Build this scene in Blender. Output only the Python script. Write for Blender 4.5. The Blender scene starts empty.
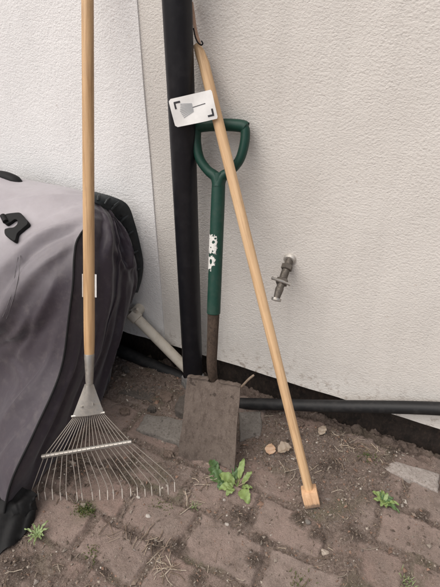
import bpy, bmesh, math, random
import numpy as np
from mathutils import Vector, Matrix
random.seed(7); RNG = np.random.default_rng(7)
scn = bpy.context.scene
COL = scn.collection
R = math.radians

# ------------------------------------------------------------------ camera
F, PITCH, YAW, CAMH, D = 441.0, R(31.7), R(25.6), 1.1, 1.0765
FW = Vector((-math.sin(YAW)*math.cos(PITCH), math.cos(YAW)*math.cos(PITCH), -math.sin(PITCH)))
RT = Vector((math.cos(YAW), math.sin(YAW), 0))
UP = RT.cross(FW)
CP = Vector((0, -D, CAMH))
cam = bpy.data.cameras.new('camera'); camo = bpy.data.objects.new('camera', cam); COL.objects.link(camo)
camo.matrix_world = Matrix.Translation(CP) @ Matrix((RT, UP, -FW)).transposed().to_4x4()
cam.sensor_fit = 'VERTICAL'; cam.sensor_height = 36; cam.sensor_width = 27
cam.lens = 36*F/587.0
cam.clip_start = 0.01; cam.clip_end = 200
scn.camera = camo

def ray(x, y): return (FW*F + RT*(x-220) + UP*(293.5-y))/F
def on_plane(x, y, p0, n):
    r = ray(x, y); t = (Vector(p0)-CP).dot(n)/r.dot(n); return CP + r*t
def on_y(x, y, Y): return on_plane(x, y, (0, Y, 0), Vector((0, 1, 0)))
def on_x(x, y, X): return on_plane(x, y, (X, 0, 0), Vector((1, 0, 0)))
def on_z(x, y, Z=0.0): return on_plane(x, y, (0, 0, Z), Vector((0, 0, 1)))

# ------------------------------------------------------------------ materials
class NT:
    def __init__(s, name):
        m = bpy.data.materials.new(name); m.use_nodes = True
        s.m = m; s.t = m.node_tree; s.b = s.t.nodes['Principled BSDF']; s.L = s.t.links
    def n(s, typ, **kw):
        nd = s.t.nodes.new(typ)
        for k, v in kw.items():
            if k in nd.inputs: nd.inputs[k].default_value = v
            else: setattr(nd, k, v)
        return nd
    def link(s, a, b): s.L.new(a, b)
    def coord(s, scale=(1, 1, 1), kind='Object'):
        tc = s.n('ShaderNodeTexCoord'); mp = s.n('ShaderNodeMapping'); mp.inputs['Scale'].default_value = scale
        s.link(tc.outputs[kind], mp.inputs['Vector']); return mp.outputs['Vector']
    def noise(s, vec, scale, detail=4, rough=.55, dist=0):
        nd = s.n('ShaderNodeTexNoise'); nd.inputs['Scale'].default_value = scale; nd.inputs['Detail'].default_value = detail
        nd.inputs['Roughness'].default_value = rough; nd.inputs['Distortion'].default_value = dist
        s.link(vec, nd.inputs['Vector']); return nd.outputs['Fac']
    def ramp(s, fac, stops):
        r = s.n('ShaderNodeValToRGB'); e = r.color_ramp.elements
        while len(e) < len(stops): e.new(.5)
        for i, (p, c) in enumerate(stops):
            e[i].position = p; e[i].color = (c, c, c, 1) if isinstance(c, (int, float)) else (*c, 1)
        s.link(fac, r.inputs['Fac']); return r.outputs['Color']
    def mix(s, fac, a, b, mode='MIX'):
        m = s.n('ShaderNodeMix'); m.data_type = 'RGBA'; m.blend_type = mode
        for sock, v in ((m.inputs[0], fac), (m.inputs[6], a), (m.inputs[7], b)):
            if hasattr(v, 'is_linked'): s.link(v, sock)
            elif isinstance(v, (int, float)): sock.default_value = v
            else: sock.default_value = (*v, 1)
        return m.outputs[2]
    def math(s, op, a, b=0.0):
        m = s.n('ShaderNodeMath'); m.operation = op
        for sock, v in ((m.inputs[0], a), (m.inputs[1], b)):
            if hasattr(v, 'is_linked'): s.link(v, sock)
            else: sock.default_value = v
        return m.outputs[0]
    def bump(s, h, strength, dist, normal=None):
        b = s.n('ShaderNodeBump'); b.inputs['Strength'].default_value = strength; b.inputs['Distance'].default_value = dist
        s.link(h, b.inputs['Height'])
        if normal is not None: s.link(normal, b.inputs['Normal'])
        return b.outputs['Normal']
    def attr(s, name):
        a = s.n('ShaderNodeAttribute'); a.attribute_name = name; return a
    def out(s, col=None, rough=None, normal=None, **kw):
        for k, v in (('Base Color', col), ('Roughness', rough), ('Normal', normal)):
            if v is None: continue
            if hasattr(v, 'is_linked'): s.link(v, s.b.inputs[k])
            else: s.b.inputs[k].default_value = (*v, 1) if k == 'Base Color' else v
        for k, v in kw.items(): s.b.inputs[k.replace('_', ' ')].default_value = v
        return s.m

def mat_stucco(name, c1, c2, grime):
    t = NT(name); v = t.coord((1, 1, 1.35))
    big = t.noise(t.coord(), 2.2, 5, .6)
    mid = t.noise(v, 150, 4, .62, .1)
    fine = t.noise(v, 260, 3, .6)
    col = t.mix(t.ramp(big, [(.3, 0), (.7, 1)]), c1, c2)
    pits = t.ramp(mid, [(.30, 1), (.42, 0)])
    col = t.mix(t.math('MULTIPLY', pits, .16), col, tuple(.72*k for k in c1))
    # splash dirt near the ground, spattered
    tc = t.n('ShaderNodeTexCoord'); sp = t.n('ShaderNodeSeparateXYZ'); t.link(tc.outputs['Object'], sp.inputs[0])
    low = t.n('ShaderNodeMapRange'); low.inputs['From Min'].default_value = .09; low.inputs['From Max'].default_value = .33
    low.inputs['To Min'].default_value = 1; low.inputs['To Max'].default_value = 0
    t.link(sp.outputs['Z'], low.inputs['Value'])
    spk = t.ramp(t.noise(t.coord(), 42, 5, .7), [(.52, 0), (.66, 1)])
    dm = t.math('MULTIPLY', t.math('MULTIPLY', t.math('POWER', low.outputs[0], 2.6), spk), grime*.8)
    col = t.mix(dm, col, (.22, .16, .12))
    st = t.ramp(t.noise(t.coord((9, 9, .9)), 1.6, 5, .6), [(.48, 0), (.75, 1)])
    sk = t.ramp(t.noise(t.coord(), 65, 3, .5), [(.70, 0), (.76, 1)])
    col = t.mix(t.math('MULTIPLY', sk, .35), col, (.36, .29, .23))
    col = t.mix(t.math('MULTIPLY', st, .16), col, tuple(.6*k for k in c1))
    h = t.math('ADD', t.math('ADD', t.math('MULTIPLY', mid, 1.0), t.math('MULTIPLY', t.noise(t.coord((1, 1, 1.6)), 24, 3, .5), .45)), t.math('MULTIPLY', fine, .38))
    return t.out(col, .92, t.bump(h, .72, .0036), Specular_IOR_Level=.2)

def mat_wood(name, c1, c2, dark, rough=.55, weather=.0):
    t = NT(name)
    g = t.noise(t.coord((1, 1, .035)), 170, 5, .65, .6)
    g2 = t.noise(t.coord((1, 1, .06)), 45, 4, .6, 1.0)
    col = t.mix(t.ramp(g2, [(.32, 0), (.68, 1)]), c1, c2)
    col = t.mix(t.math('MULTIPLY', t.ramp(g, [(.46, 0), (.66, 1)]), .62), col, dark)
    kn = t.ramp(t.noise(t.coord((1, 1, .3)), 22, 2, .4), [(.70, 0), (.76, 1)])
    col = t.mix(t.math('MULTIPLY', kn, .45), col, (.24, .14, .075))
    blot = t.noise(t.coord(), 11, 5, .65)
    col = t.mix(t.math('MULTIPLY', t.ramp(blot, [(.5, 0), (.8, 1)]), weather), col, (.30, .20, .13))
    return t.out(col, rough, t.bump(g, .25, .0006), Specular_IOR_Level=.35)

def mat_blockwood(name, c1, c2, dark):
    t = NT(name)
    g = t.noise(t.coord((1, 1, .12)), 190, 5, .65, .5); a = t.noise(t.coord(), 55, 6, .7)
    col = t.mix(t.ramp(a, [(.3, 0), (.7, 1)]), c1, c2)
    col = t.mix(t.math('MULTIPLY', t.ramp(g, [(.46, 0), (.64, 1)]), .6), col, dark)
    tc = t.n('ShaderNodeTexCoord'); sp = t.n('ShaderNodeSeparateXYZ'); t.link(tc.outputs['Object'], sp.inputs[0])
    lo = t.n('ShaderNodeMapRange'); lo.inputs['From Min'].default_value = .002; lo.inputs['From Max'].default_value = .024; lo.inputs['To Min'].default_value = .75; lo.inputs['To Max'].default_value = .0
    t.link(sp.outputs['Z'], lo.inputs['Value'])
    mud = t.ramp(t.math('ADD', lo.outputs[0], t.math('MULTIPLY', t.math('SUBTRACT', t.noise(t.coord(), 110, 6, .75), .5), 1.1)), [(.42, 0), (.58, 1)])
    col = t.mix(t.math('MULTIPLY', mud, .8), col, (.13, .095, .075))
    return t.out(col, .8, t.bump(g, .4, .001), Specular_IOR_Level=.25)

def mat_plastic(name, col, rough=.4, dirt=.3, dirtcol=(.16, .13, .11), scale=30, bump=.05, spec=.28):
    t = NT(name)
    n = t.noise(t.coord(), scale, 6, .7)
    n2 = t.noise(t.coord((1, 1, .25)), scale*4, 4, .6)
    m = t.math('MULTIPLY', t.ramp(n, [(.48, 0), (.78, 1)]), dirt)
    m2 = t.math('MULTIPLY', t.ramp(n2, [(.55, 0), (.8, 1)]), dirt*.5)
    c = t.mix(t.math('MAXIMUM', m, m2), col, dirtcol)
    rr = t.n('ShaderNodeMapRange'); rr.inputs['To Min'].default_value = rough; rr.inputs['To Max'].default_value = min(1, rough+.4)
    t.link(t.math('MAXIMUM', m, m2), rr.inputs['Value'])
    return t.out(c, rr.outputs[0], t.bump(n2, bump, .001), Specular_IOR_Level=spec)

def mat_metal(name, col, rough=.45, rust=.3, rustcol=(.16, .09, .05), scale=60, metallic=.9):
    t = NT(name)
    n = t.noise(t.coord(), scale, 6, .7)
    m = t.math('MULTIPLY', t.ramp(n, [(.45, 0), (.7, 1)]), rust)
    c = t.mix(m, col, rustcol)
    rr = t.n('ShaderNodeMapRange'); rr.inputs['To Min'].default_value = rough; rr.inputs['To Max'].default_value = .9
    t.link(m, rr.inputs['Value'])
    mm = t.math('MULTIPLY', t.math('SUBTRACT', 1.0, m), metallic)
    t.link(mm, t.b.inputs['Metallic'])
    return t.out(c, rr.outputs[0], t.bump(n, .15, .0008))

def mat_mud(name, c1, c2, c3, scale=40):
    t = NT(name)
    a = t.noise(t.coord(), scale, 9, .78); b = t.noise(t.coord((1, 1, .45)), scale*3, 7, .75); c = t.noise(t.coord(), scale*12, 4, .7)
    col = t.mix(t.ramp(a, [(.38, 0), (.60, 1)]), c1, c2)
    col = t.mix(t.math('MULTIPLY', t.ramp(b, [(.50, 0), (.60, 1)]), .6), col, c3)
    col = t.mix(t.math('MULTIPLY', t.ramp(c, [(.54, 0), (.68, 1)]), .35), col, tuple(min(.8, k*1.9) for k in c2))
    col = t.mix(t.math('MULTIPLY', t.ramp(t.noise(t.coord(), scale*1.7, 3, .5), [(.66, 0), (.70, 1)]), .7), col, tuple(k*.5 for k in c3))
    h = t.math('ADD', t.math('MULTIPLY', b, .8), t.math('ADD', a, t.math('MULTIPLY', c, .5)))
    return t.out(col, .9, t.bump(h, .8, .0035), Specular_IOR_Level=.22)

def mat_fabric(name, c1, c2, rough=.6, sheen=.15, dust=.25):
    t = NT(name)
    big = t.noise(t.coord(), 7, 6, .65); fine = t.noise(t.coord(), 900, 2, .5)
    wr = t.noise(t.coord((1, 1, .7)), 30, 3, .5, .2)
    col = t.mix(t.ramp(big, [(.3, 0), (.7, 1)]), c1, c2)
    col = t.mix(t.math('MULTIPLY', t.ramp(t.noise(t.coord(), 34, 7, .75), [(.5, 0), (.75, 1)]), dust), col, (.30, .26, .23))
    h = t.math('ADD', t.math('MULTIPLY', wr, 1.0), t.math('MULTIPLY', fine, .05))
    t.b.inputs['Sheen Weight'].default_value = sheen; t.b.inputs['Sheen Roughness'].default_value = .5
    return t.out(col, rough, t.bump(h, .22, .008), Specular_IOR_Level=.35)

def mat_fadefabric(name, t1, t2, d1, d2):  # one cloth, sky light on top and shade below painted into its colour
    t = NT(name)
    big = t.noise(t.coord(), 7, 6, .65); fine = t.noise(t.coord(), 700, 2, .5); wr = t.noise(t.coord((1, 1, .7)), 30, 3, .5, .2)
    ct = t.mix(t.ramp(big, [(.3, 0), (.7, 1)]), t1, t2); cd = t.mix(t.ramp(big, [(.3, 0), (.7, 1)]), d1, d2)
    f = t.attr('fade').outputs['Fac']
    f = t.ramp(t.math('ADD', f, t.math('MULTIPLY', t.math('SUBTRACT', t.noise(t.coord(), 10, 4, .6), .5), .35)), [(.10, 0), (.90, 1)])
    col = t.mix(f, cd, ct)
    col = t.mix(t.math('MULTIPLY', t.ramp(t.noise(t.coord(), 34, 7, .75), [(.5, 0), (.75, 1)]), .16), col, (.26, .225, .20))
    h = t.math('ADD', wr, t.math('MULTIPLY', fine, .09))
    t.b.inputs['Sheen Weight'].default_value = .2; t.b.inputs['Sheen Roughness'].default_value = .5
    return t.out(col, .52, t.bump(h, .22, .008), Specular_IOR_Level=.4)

def mat_ground():
    t = NT('ground_mat')
    soil = t.attr('soil').outputs['Fac']; pid = t.attr('pid').outputs['Fac']; moss = t.attr('moss').outputs['Fac']
    o = t.coord()
    a = t.noise(o, 26, 8, .72); b = t.noise(o, 130, 6, .7); c = t.noise(o, 420, 3, .65); d = t.noise(o, 6, 5, .6)
    pav = t.mix(t.ramp(pid, [(0, 0), (.5, .35), (1, 1)]), (.278, .184, .155), (.325, .258, .228))
    pav = t.mix(t.ramp(d, [(.35, 0), (.7, 1)]), pav, (.25, .20, .175))
    pav = t.mix(t.math('MULTIPLY', t.ramp(a, [(.42, 0), (.66, 1)]), .6), pav, (.128, .095, .079))
    pav = t.mix(t.math('MULTIPLY', t.ramp(b, [(.54, 0), (.70, 1)]), .45), pav, (.25, .20, .165))
    pav = t.mix(t.math('MULTIPLY', t.ramp(c, [(.58, 0), (.74, 1)]), .45), pav, (.32, .27, .23))
    sl = t.mix(t.ramp(b, [(.38, 0), (.62, 1)]), (.095, .069, .057), (.21, .160, .136))
    sl = t.mix(t.math('MULTIPLY', t.ramp(a, [(.45, 0), (.7, 1)]), .5), sl, (.19, .148, .124))
    sl = t.mix(t.math('MULTIPLY', t.ramp(c, [(.56, 0), (.72, 1)]), .4), sl, (.24, .20, .17))
    col = t.mix(soil, pav, sl)
    col = t.mix(t.math('MULTIPLY', moss, t.ramp(b, [(.35, .2), (.6, 1)])), col, (.055, .075, .022))
    loam = t.attr('loam').outputs['Fac']
    col = t.mix(t.math('MULTIPLY', loam, t.ramp(b, [(.3, .45), (.6, 1)])), col, (.040, .028, .021))
    e = t.noise(o, 900, 2, .6)
    f2 = t.noise(o, 230, 5, .75)
    col = t.mix(t.math('MULTIPLY', t.ramp(f2, [(.55, 0), (.66, 1)]), .50), col, (.36, .29, .25))
    col = t.mix(t.math('MULTIPLY', t.ramp(f2, [(.34, 1), (.44, 0)]), .55), col, (.075, .055, .045))
    col = t.mix(t.math('MULTIPLY', t.ramp(e, [(.52, 0), (.66, 1)]), .42), col, (.40, .34, .30))
    col = t.mix(t.math('MULTIPLY', t.ramp(e, [(.32, 1), (.45, 0)]), .30), col, (.07, .05, .04))
    h = t.math('ADD', t.math('MULTIPLY', b, .9), t.math('ADD', t.math('MULTIPLY', a, .6), t.math('ADD', t.math('MULTIPLY', c, .5), t.math('ADD', t.math('MULTIPLY', e, .25), t.math('MULTIPLY', f2, .7)))))
    return t.out(col, .93, t.bump(h, .9, .0055), Specular_IOR_Level=.2)

def mat_attrcolor(name, rough=.85, scale=200):
    t = NT(name); c = t.attr('tint').outputs['Color']
    n = t.noise(t.coord(), scale, 4, .6)
    col = t.mix(t.ramp(n, [(.3, .55), (.7, 0)]), c, (.10, .075, .06))
    return t.out(col, rough, t.bump(n, .3, .001), Specular_IOR_Level=.25)

def mat_leaf(name, c1, c2):
    t = NT(name); n = t.noise(t.coord(), 60, 4, .6)
    col = t.mix(t.ramp(n, [(.3, 0), (.7, 1)]), c1, c2)
    t.b.inputs['Transmission Weight'].default_value = 0
    return t.out(col, .5, t.bump(n, .3, .002), Specular_IOR_Level=.4, Subsurface_Weight=.15)

def mat_flat(name, col, rough=.7, n=.08, scale=80):
    t = NT(name); f = t.noise(t.coord(), scale, 4, .6)
    c = t.mix(t.math('MULTIPLY', t.ramp(f, [(.4, 0), (.75, 1)]), 1.0), col, tuple(k*(1-n*3) for k in col))
    return t.out(c, rough, t.bump(f, .1, .0005))

M = dict(
    beige=mat_stucco('beige_render', (.625, .592, .555), (.695, .665, .628), 1.0),
    white=mat_stucco('white_render', (.745, .735, .73), (.79, .78, .775), .4),
    plinth=mat_mud('bitumen_plinth', (.014, .012, .011), (.034, .026, .022), (.062, .043, .034), 25),
    pole=mat_wood('ash_wood', (.53, .345, .19), (.66, .46, .275), (.36, .215, .11), .55, .35),
    rakewood=mat_wood('varnished_ash', (.42, .255, .125), (.57, .375, .205), (.26, .145, .065), .48, .4),
    block=mat_blockwood('raw_block_wood', (.55, .34, .20), (.64, .42, .26), (.38, .21, .11)),
    blackpipe=mat_plastic('black_pipe_plastic', (.0085, .0085, .011), .42, .16, (.07, .068, .070), 26),
    blackwaste=mat_plastic('black_waste_plastic', (.012, .012, .013), .5, .45, (.075, .07, .068), 22),
    whitepipe=mat_plastic('aged_white_plastic', (.62, .57, .49), .45, .5, (.33, .27, .21), 35),
    green=mat_plastic('green_spade_plastic', (.0085, .043, .031), .45, .36, (.075, .085, .072), 34, .08),
    mud=mat_mud('caked_mud', (.112, .088, .074), (.150, .120, .102), (.070, .053, .044), 24),
    socket=mat_mud('rusty_socket', (.050, .036, .028), (.085, .06, .045), (.03, .022, .018), 60),
    steel=mat_metal('galvanised_steel', (.42, .40, .37), .42, .55, (.20, .16, .125), 70),
    palemetal=mat_metal('pale_worn_metal', (.55, .52, .48), .5, .45, (.28, .25, .22), 120, .5),
    tip=mat_metal('worn_tine_tip', (.68, .635, .58), .5, .4, (.36, .30, .24), 150, .25),  # paler than the wire, paints the light caught by the bent tips
    wire=mat_metal('tine_wire', (.38, .34, .30), .5, .6, (.19, .14, .105), 120, .5),
    brass=mat_metal('dull_tap_metal', (.17, .15, .13), .55, .9, (.055, .046, .040), 140),
    blacktrim=mat_plastic('black_strap', (.010, .010, .0105), .6, .18, (.05, .045, .045), 60, .05, .15),
    darkplastic=mat_plastic('dark_grey_plastic', (.022, .026, .028), .42, .3, (.10, .105, .11), 40),
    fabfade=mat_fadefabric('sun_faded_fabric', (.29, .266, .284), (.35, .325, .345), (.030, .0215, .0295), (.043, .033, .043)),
    stitch=mat_flat('grey_thread', (.15, .14, .145), .8),
    fabtop=mat_fabric('faded_grey_fabric', (.385, .365, .375), (.455, .43, .44), .6, .2, .18),  # lit tone for the top of the cover cloth
    fabdark=mat_fabric('dark_grey_fabric', (.060, .049, .056), (.085, .072, .078), .5, .25, .15),
    fabend=mat_fabric('charcoal_fabric', (.026, .0185, .0275), (.038, .029, .040), .46, .25, .12),
    card=mat_flat('white_card', (.80, .79, .77), .45, .03),
    ink=mat_flat('black_ink', (.03, .03, .035), .6, .1),
    greyink=mat_flat('grey_ink', (.42, .43, .44), .6, .05),
    sticker=mat_flat('torn_paper', (.66, .65, .62), .7, .12, 300),
    mortar=mat_mud('grey_mortar', (.16, .155, .15), (.26, .25, .24), (.10, .09, .085), 60),
    slab=mat_mud('grey_stone', (.150, .135, .122), (.205, .188, .170), (.095, .082, .072), 45),
    palestone=mat_mud('pale_stone', (.36, .32, .29), (.48, .44, .40), (.22, .18, .155), 55),
    rubble=mat_mud('brown_rubble', (.135, .10, .082), (.185, .14, .115), (.085, .062, .05), 50),
    greystone=mat_mud('weathered_pale_stone', (.27, .235, .215), (.37, .335, .31), (.17, .135, .115), 50),
    slate=mat_mud('dark_stone', (.085, .074, .066), (.125, .108, .096), (.06, .05, .043), 55),
    tan=mat_flat('tan_leather', (.45, .29, .20), .6, .1, 120),
    gravel=mat_attrcolor('gravel_mat'), straw=mat_attrcolor('straw_mat', .8, 300),
    leafdark=mat_leaf('dark_leaf', (.052, .100, .034), (.078, .135, .046)),
    leaflight=mat_leaf('light_leaf', (.14, .195, .058), (.22, .28, .095)),
    leafpale=mat_leaf('pale_blade', (.21, .27, .11), (.28, .34, .16)),
    moss=mat_leaf('moss_green', (.060, .085, .022), (.10, .13, .04)),
    dryleaf=mat_leaf('dry_leaf', (.42, .25, .155), (.50, .33, .22)),
    dryleaf2=mat_leaf('brown_dry_leaf', (.26, .19, .14), (.36, .28, .215)),
    twig=mat_wood('twig_bark', (.24, .18, .135), (.32, .25, .19), (.14, .10, .07), .8),
    ground=mat_ground(),
)

# ------------------------------------------------------------------ mesh helpers
class MB:
    def __init__(s): s.v = []; s.f = []
    def add(s, vs, fs):
        o = len(s.v); s.v += [tuple(v) for v in vs]; s.f += [tuple(i+o for i in f) for f in fs]; return s
    def tube(s, pts, r, seg=16, cap=True, flat=1.0, ref=None):
        pts = [Vector(p) for p in pts]; n = len(pts)
        rr = r if isinstance(r, (list, tuple)) else [r]*n
        tang = [(pts[min(i+1, n-1)]-pts[max(i-1, 0)]).normalized() for i in range(n)]
        a = Vector(ref) if ref else (Vector((0, 0, 1)) if abs(tang[0].z) < .9 else Vector((1, 0, 0)))
        u = (a - tang[0]*a.dot(tang[0])).normalized()
        vs, fs = [], []
        for i in range(n):
            u = (u - tang[i]*u.dot(tang[i])).normalized(); w = tang[i].cross(u)
            for k in range(seg):
                an = 2*math.pi*k/seg
                vs.append(pts[i] + u*math.cos(an)*rr[i] + w*math.sin(an)*rr[i]*flat)
        for i in range(n-1):
            for k in range(seg):
                k2 = (k+1) % seg
                fs.append((i*seg+k, i*seg+k2, (i+1)*seg+k2, (i+1)*seg+k))
        if cap:
            fs.append(tuple(range(seg-1, -1, -1))); fs.append(tuple((n-1)*seg+k for k in range(seg)))
        return s.add(vs, fs)
    def box(s, lo, hi, mat=None):
        vs = [Vector((x, y, z)) for z in (lo[2], hi[2]) for y in (lo[1], hi[1]) for x in (lo[0], hi[0])]
        if mat: vs = [mat @ v for v in vs]
        return s.add(vs, [(0, 2, 3, 1), (4, 5, 7, 6), (0, 1, 5, 4), (2, 6, 7, 3), (0, 4, 6, 2), (1, 3, 7, 5)])
    def grid(s, P):                    # P: rows of points
        n, m = len(P), len(P[0])
        return s.add([p for row in P for p in row], [(i*m+j, i*m+j+1, (i+1)*m+j+1, (i+1)*m+j) for i in range(n-1) for j in range(m-1)])
    def shell(s, P, thick):            # closed sheet with thickness along the local normal
        n, m = len(P), len(P[0]); P = [[Vector(p) for p in r] for r in P]
        Q = []
        for i in range(n):
            row = []
            for j in range(m):
                a = P[min(i+1, n-1)][j]-P[max(i-1, 0)][j]; b = P[i][min(j+1, m-1)]-P[i][max(j-1, 0)]
                nn = a.cross(b); nn = nn.normalized() if nn.length > 1e-12 else Vector((0, 0, 1))
                t = thick(i, j) if callable(thick) else thick
                row.append(P[i][j]+nn*t)
            Q.append(row)
        vs = [p for r in P for p in r]+[p for r in Q for p in r]; o = n*m
        fs = []
        for i in range(n-1):
            for j in range(m-1):
                a, b, c, d = i*m+j, i*m+j+1, (i+1)*m+j+1, (i+1)*m+j
                fs.append((d, c, b, a)); fs.append((a+o, b+o, c+o, d+o))
        edge = [(0, j) for j in range(m)]+[(i, m-1) for i in range(1, n)]+[(n-1, j) for j in range(m-2, -1, -1)]+[(i, 0) for i in range(n-2, 0, -1)]
        for k in range(len(edge)):
            a = edge[k][0]*m+edge[k][1]; e2 = edge[(k+1) % len(edge)]; b = e2[0]*m+e2[1]
            fs.append((a, b, b+o, a+o))
        return s.add(vs, fs)
    def build(s, name, mat, parent=None, inv=None, smooth=True, bevel=0, angle=40, bseg=2):
        me = bpy.data.meshes.new(name)
        vs = [inv @ Vector(v) for v in s.v] if inv is not None else s.v
        me.from_pydata([tuple(v) for v in vs], [], s.f); me.validate(); me.update()
        bm = bmesh.new(); bm.from_mesh(me)
        bmesh.ops.recalc_face_normals(bm, faces=bm.faces)
        if bevel:
            ed = [e for e in bm.edges if len(e.link_faces) == 2 and e.calc_face_angle(0) > R(35)]
            bmesh.ops.bevel(bm, geom=ed, offset=bevel, segments=bseg, affect='EDGES', profile=.5)
        bm.to_mesh(me); bm.free()
        o = bpy.data.objects.new(name, me); COL.objects.link(o)
        me.materials.append(mat)
        if smooth:
            me.shade_smooth()
            try: me.set_sharp_from_angle(angle=R(angle))
            except Exception: pass
        if parent is not None: o.parent = parent
        return o

def tag(o, label=None, cat=None, group=None, kind=None):
    for k, v in (('label', label), ('category', cat), ('group', group), ('kind', kind)):
        if v: o[k] = v
    return o
def empty(name, loc, label, cat, group=None, X=None, Z=None):
    o = bpy.data.objects.new(name, None); COL.objects.link(o); o.empty_display_size = .05
    if Z is None: mw = Matrix.Translation(loc)
    else:
        Z = Vector(Z).normalized(); X = Vector(X); X = (X - Z*X.dot(Z)).normalized(); Y = Z.cross(X)
        mw = Matrix.Translation(loc) @ Matrix((X, Y, Z)).transposed().to_4x4()
    o.matrix_world = mw
    tag(o, label, cat, group); return o, mw, mw.inverted()

def catmull(P, n):
    P = np.array(P, float); m = len(P); t = np.linspace(0, m-1, n); out = []
    for u in t:
        i = min(int(u), m-2); f = u-i
        p0, p1, p2, p3 = P[max(i-1, 0)], P[i], P[i+1], P[min(i+2, m-1)]
        out.append(.5*((2*p1)+(-p0+p2)*f+(2*p0-5*p1+4*p2-p3)*f*f+(-p0+3*p1-3*p2+p3)*f**3))
    return np.array(out)

# vectorised gradient noise
_perm = RNG.permutation(512); _g = RNG.uniform(-1, 1, (512, 2)); _g /= np.linalg.norm(_g, axis=1)[:, None]
def perlin(x, y):
    xi = np.floor(x).astype(int); yi = np.floor(y).astype(int); xf = x-xi; yf = y-yi
    def gr(a, b, dx, dy):
        h = _perm[(_perm[a % 512]+b) % 512]; return _g[h, 0]*dx+_g[h, 1]*dy
    u = xf*xf*xf*(xf*(xf*6-15)+10); v = yf*yf*yf*(yf*(yf*6-15)+10)
    a = gr(xi, yi, xf, yf)*(1-u)+gr(xi+1, yi, xf-1, yf)*u
    b = gr(xi, yi+1, xf, yf-1)*(1-u)+gr(xi+1, yi+1, xf-1, yf-1)*u
    return a*(1-v)+b*v
def fbm(x, y, f, o=4, g=.5):
    s = 0; a = 1
    for _ in range(o): s = s+a*perlin(x*f+17.3*f, y*f+5.1*f); f *= 2.03; a *= g
    return s

# ------------------------------------------------------------------ ground
X0, X1, Y0, Y1, ST = -1.35, .62, -1.30, .03, .0036
gx = np.arange(X0, X1, ST); gy = np.arange(Y0, Y1, ST)
GX, GY = np.meshgrid(gx, gy)
def ground_field(x, y):
    wx = x+.010*fbm(x, y, 9, 2); wy = y+.009*fbm(x+3, y+7, 9, 2)
    RP = .117; CPX = .192
    row = np.floor((wy+.010)/RP); fy = (wy+.010)/RP-row
    off = np.where(row.astype(int) % 2 == 0, 0.0, .5)+.13*np.sin(row*2.3)
    cx_ = (wx+.03)/CPX+off; col = np.floor(cx_); fx = cx_-col
    def hsh(a, b, k):
        v = np.sin(a*127.1+b*311.7+k*74.7)*43758.5453; return v-np.floor(v)
    pid = hsh(row, col, 1)
    dx = np.minimum(fx, 1-fx)*CPX; dy = np.minimum(fy, 1-fy)*RP
    jw = .0035+.004*hsh(row, col, 5)
    d = np.minimum(dx, dy)-jw+.0045*fbm(x, y, 40, 4, .6)-.010*np.clip(fbm(x+5, y+2, 16, 3)-.25, 0, 1)
    edge = np.clip(d/.007, 0, 1); edge = edge*edge*(3-2*edge)
    tilt = (hsh(row, col, 2)-.5)*.014*(fx-.5)*2+(hsh(row, col, 3)-.5)*.009*(fy-.5)*2
    pv = -.012+.0135*edge+(pid-.5)*.004+tilt*.6+.0022*fbm(x, y, 30, 5, .6)-.004*np.clip(fbm(x+1, y+8, 55, 3)-.32, 0, 1)
    # dirt fill
    zone = np.zeros_like(x)
    def blob(cx, cy, rx, ry, a):
        q = ((x-cx)/rx)**2+((y-cy)/ry)**2; return a*np.exp(-q*q)
    zone += blob(-.72, -.13, .26, .12, .018)+blob(-.05, -.17, .17, .11, .017)+blob(-.27, -.19, .12, .11, .014)
    zone += blob(-.05, -.30, .12, .08, .013)+blob(-.45, -.42, .10, .05, .009)+blob(-.62, -.48, .12, .07, .006)
    zone += blob(.0, -.42, .07, .08, .009)+blob(-.56, -.80, .2, .1, .010)+blob(-.27, -.45, .06, .06, .007)
    zone += blob(.17, -.32, .05, .12, .004)+blob(.06, -.47, .08, .05, .005)+blob(-.30, -.66, .1, .06, .004)
    dirt = -.0064+zone+.0072*fbm(x, y, 9, 5, .6)+.003*fbm(x, y, 60, 4, .6)
    h = np.maximum(pv, dirt)
    soil = 1/(1+np.exp(-(dirt-pv)/.0016))
    # crumbs and clods where the soil lies
    h = h+soil*(.0030*np.maximum(0, fbm(x, y, 85, 3))*2+.002*fbm(x, y, 170, 2))
    # dug gutter beside the plinth
    g = np.clip((y+.050+.035*fbm(x, y, 11, 5, .6))/.035, 0, 1); h = h-(.034+.030*fbm(x+4, y, 16, 5, .65))*g
    soil = np.maximum(soil, g)
    loam = np.zeros_like(x)
    for lx, ly, lr in LOAM:
        q = np.hypot(x-lx, (y-ly)*1.25)/lr+.55*fbm(x+lx, y, 38, 4, .6); loam = np.maximum(loam, np.clip(1.5-1.5*q, 0, 1))
    h = h+loam*(.003+.006*np.maximum(0, fbm(x+2, y, 75, 3)+.15)); soil = np.maximum(soil, loam)
    moss = np.clip(1.2*soil-.2, 0, 1)*np.clip(fbm(x+9, y, 7, 4)*2.2-.35, 0, 1)*.7
    moss = np.maximum(moss, 1.0*np.exp(-(((x+.617)/.022)**2+((y+.607)/.03)**2)**1.5))
    return h, soil, pid, moss, loam
LOAM = [tuple(on_z(x, y)[:2])+(r,) for x, y, r in ((176, 548, .034), (240, 516, .042), (102, 570, .03), (75, 470, .08), (118, 468, .06), (198, 582, .03), (255, 560, .03), (352, 535, .03), (330, 470, .05), (300, 520, .035), (422, 516, .03), (152, 545, .025), (20, 570, .06), (262, 540, .028), (395, 450, .04), (318, 535, .035), (130, 535, .02))]  # dark loam; patches behind the rake tines also paint shadow there
GH, GS, GP, GM, GL = ground_field(GX, GY)
bord = np.minimum(np.minimum(GX-X0, X1-GX), GY-Y0); GH = GH-.05*np.clip(1-bord/.03, 0, 1)
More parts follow.
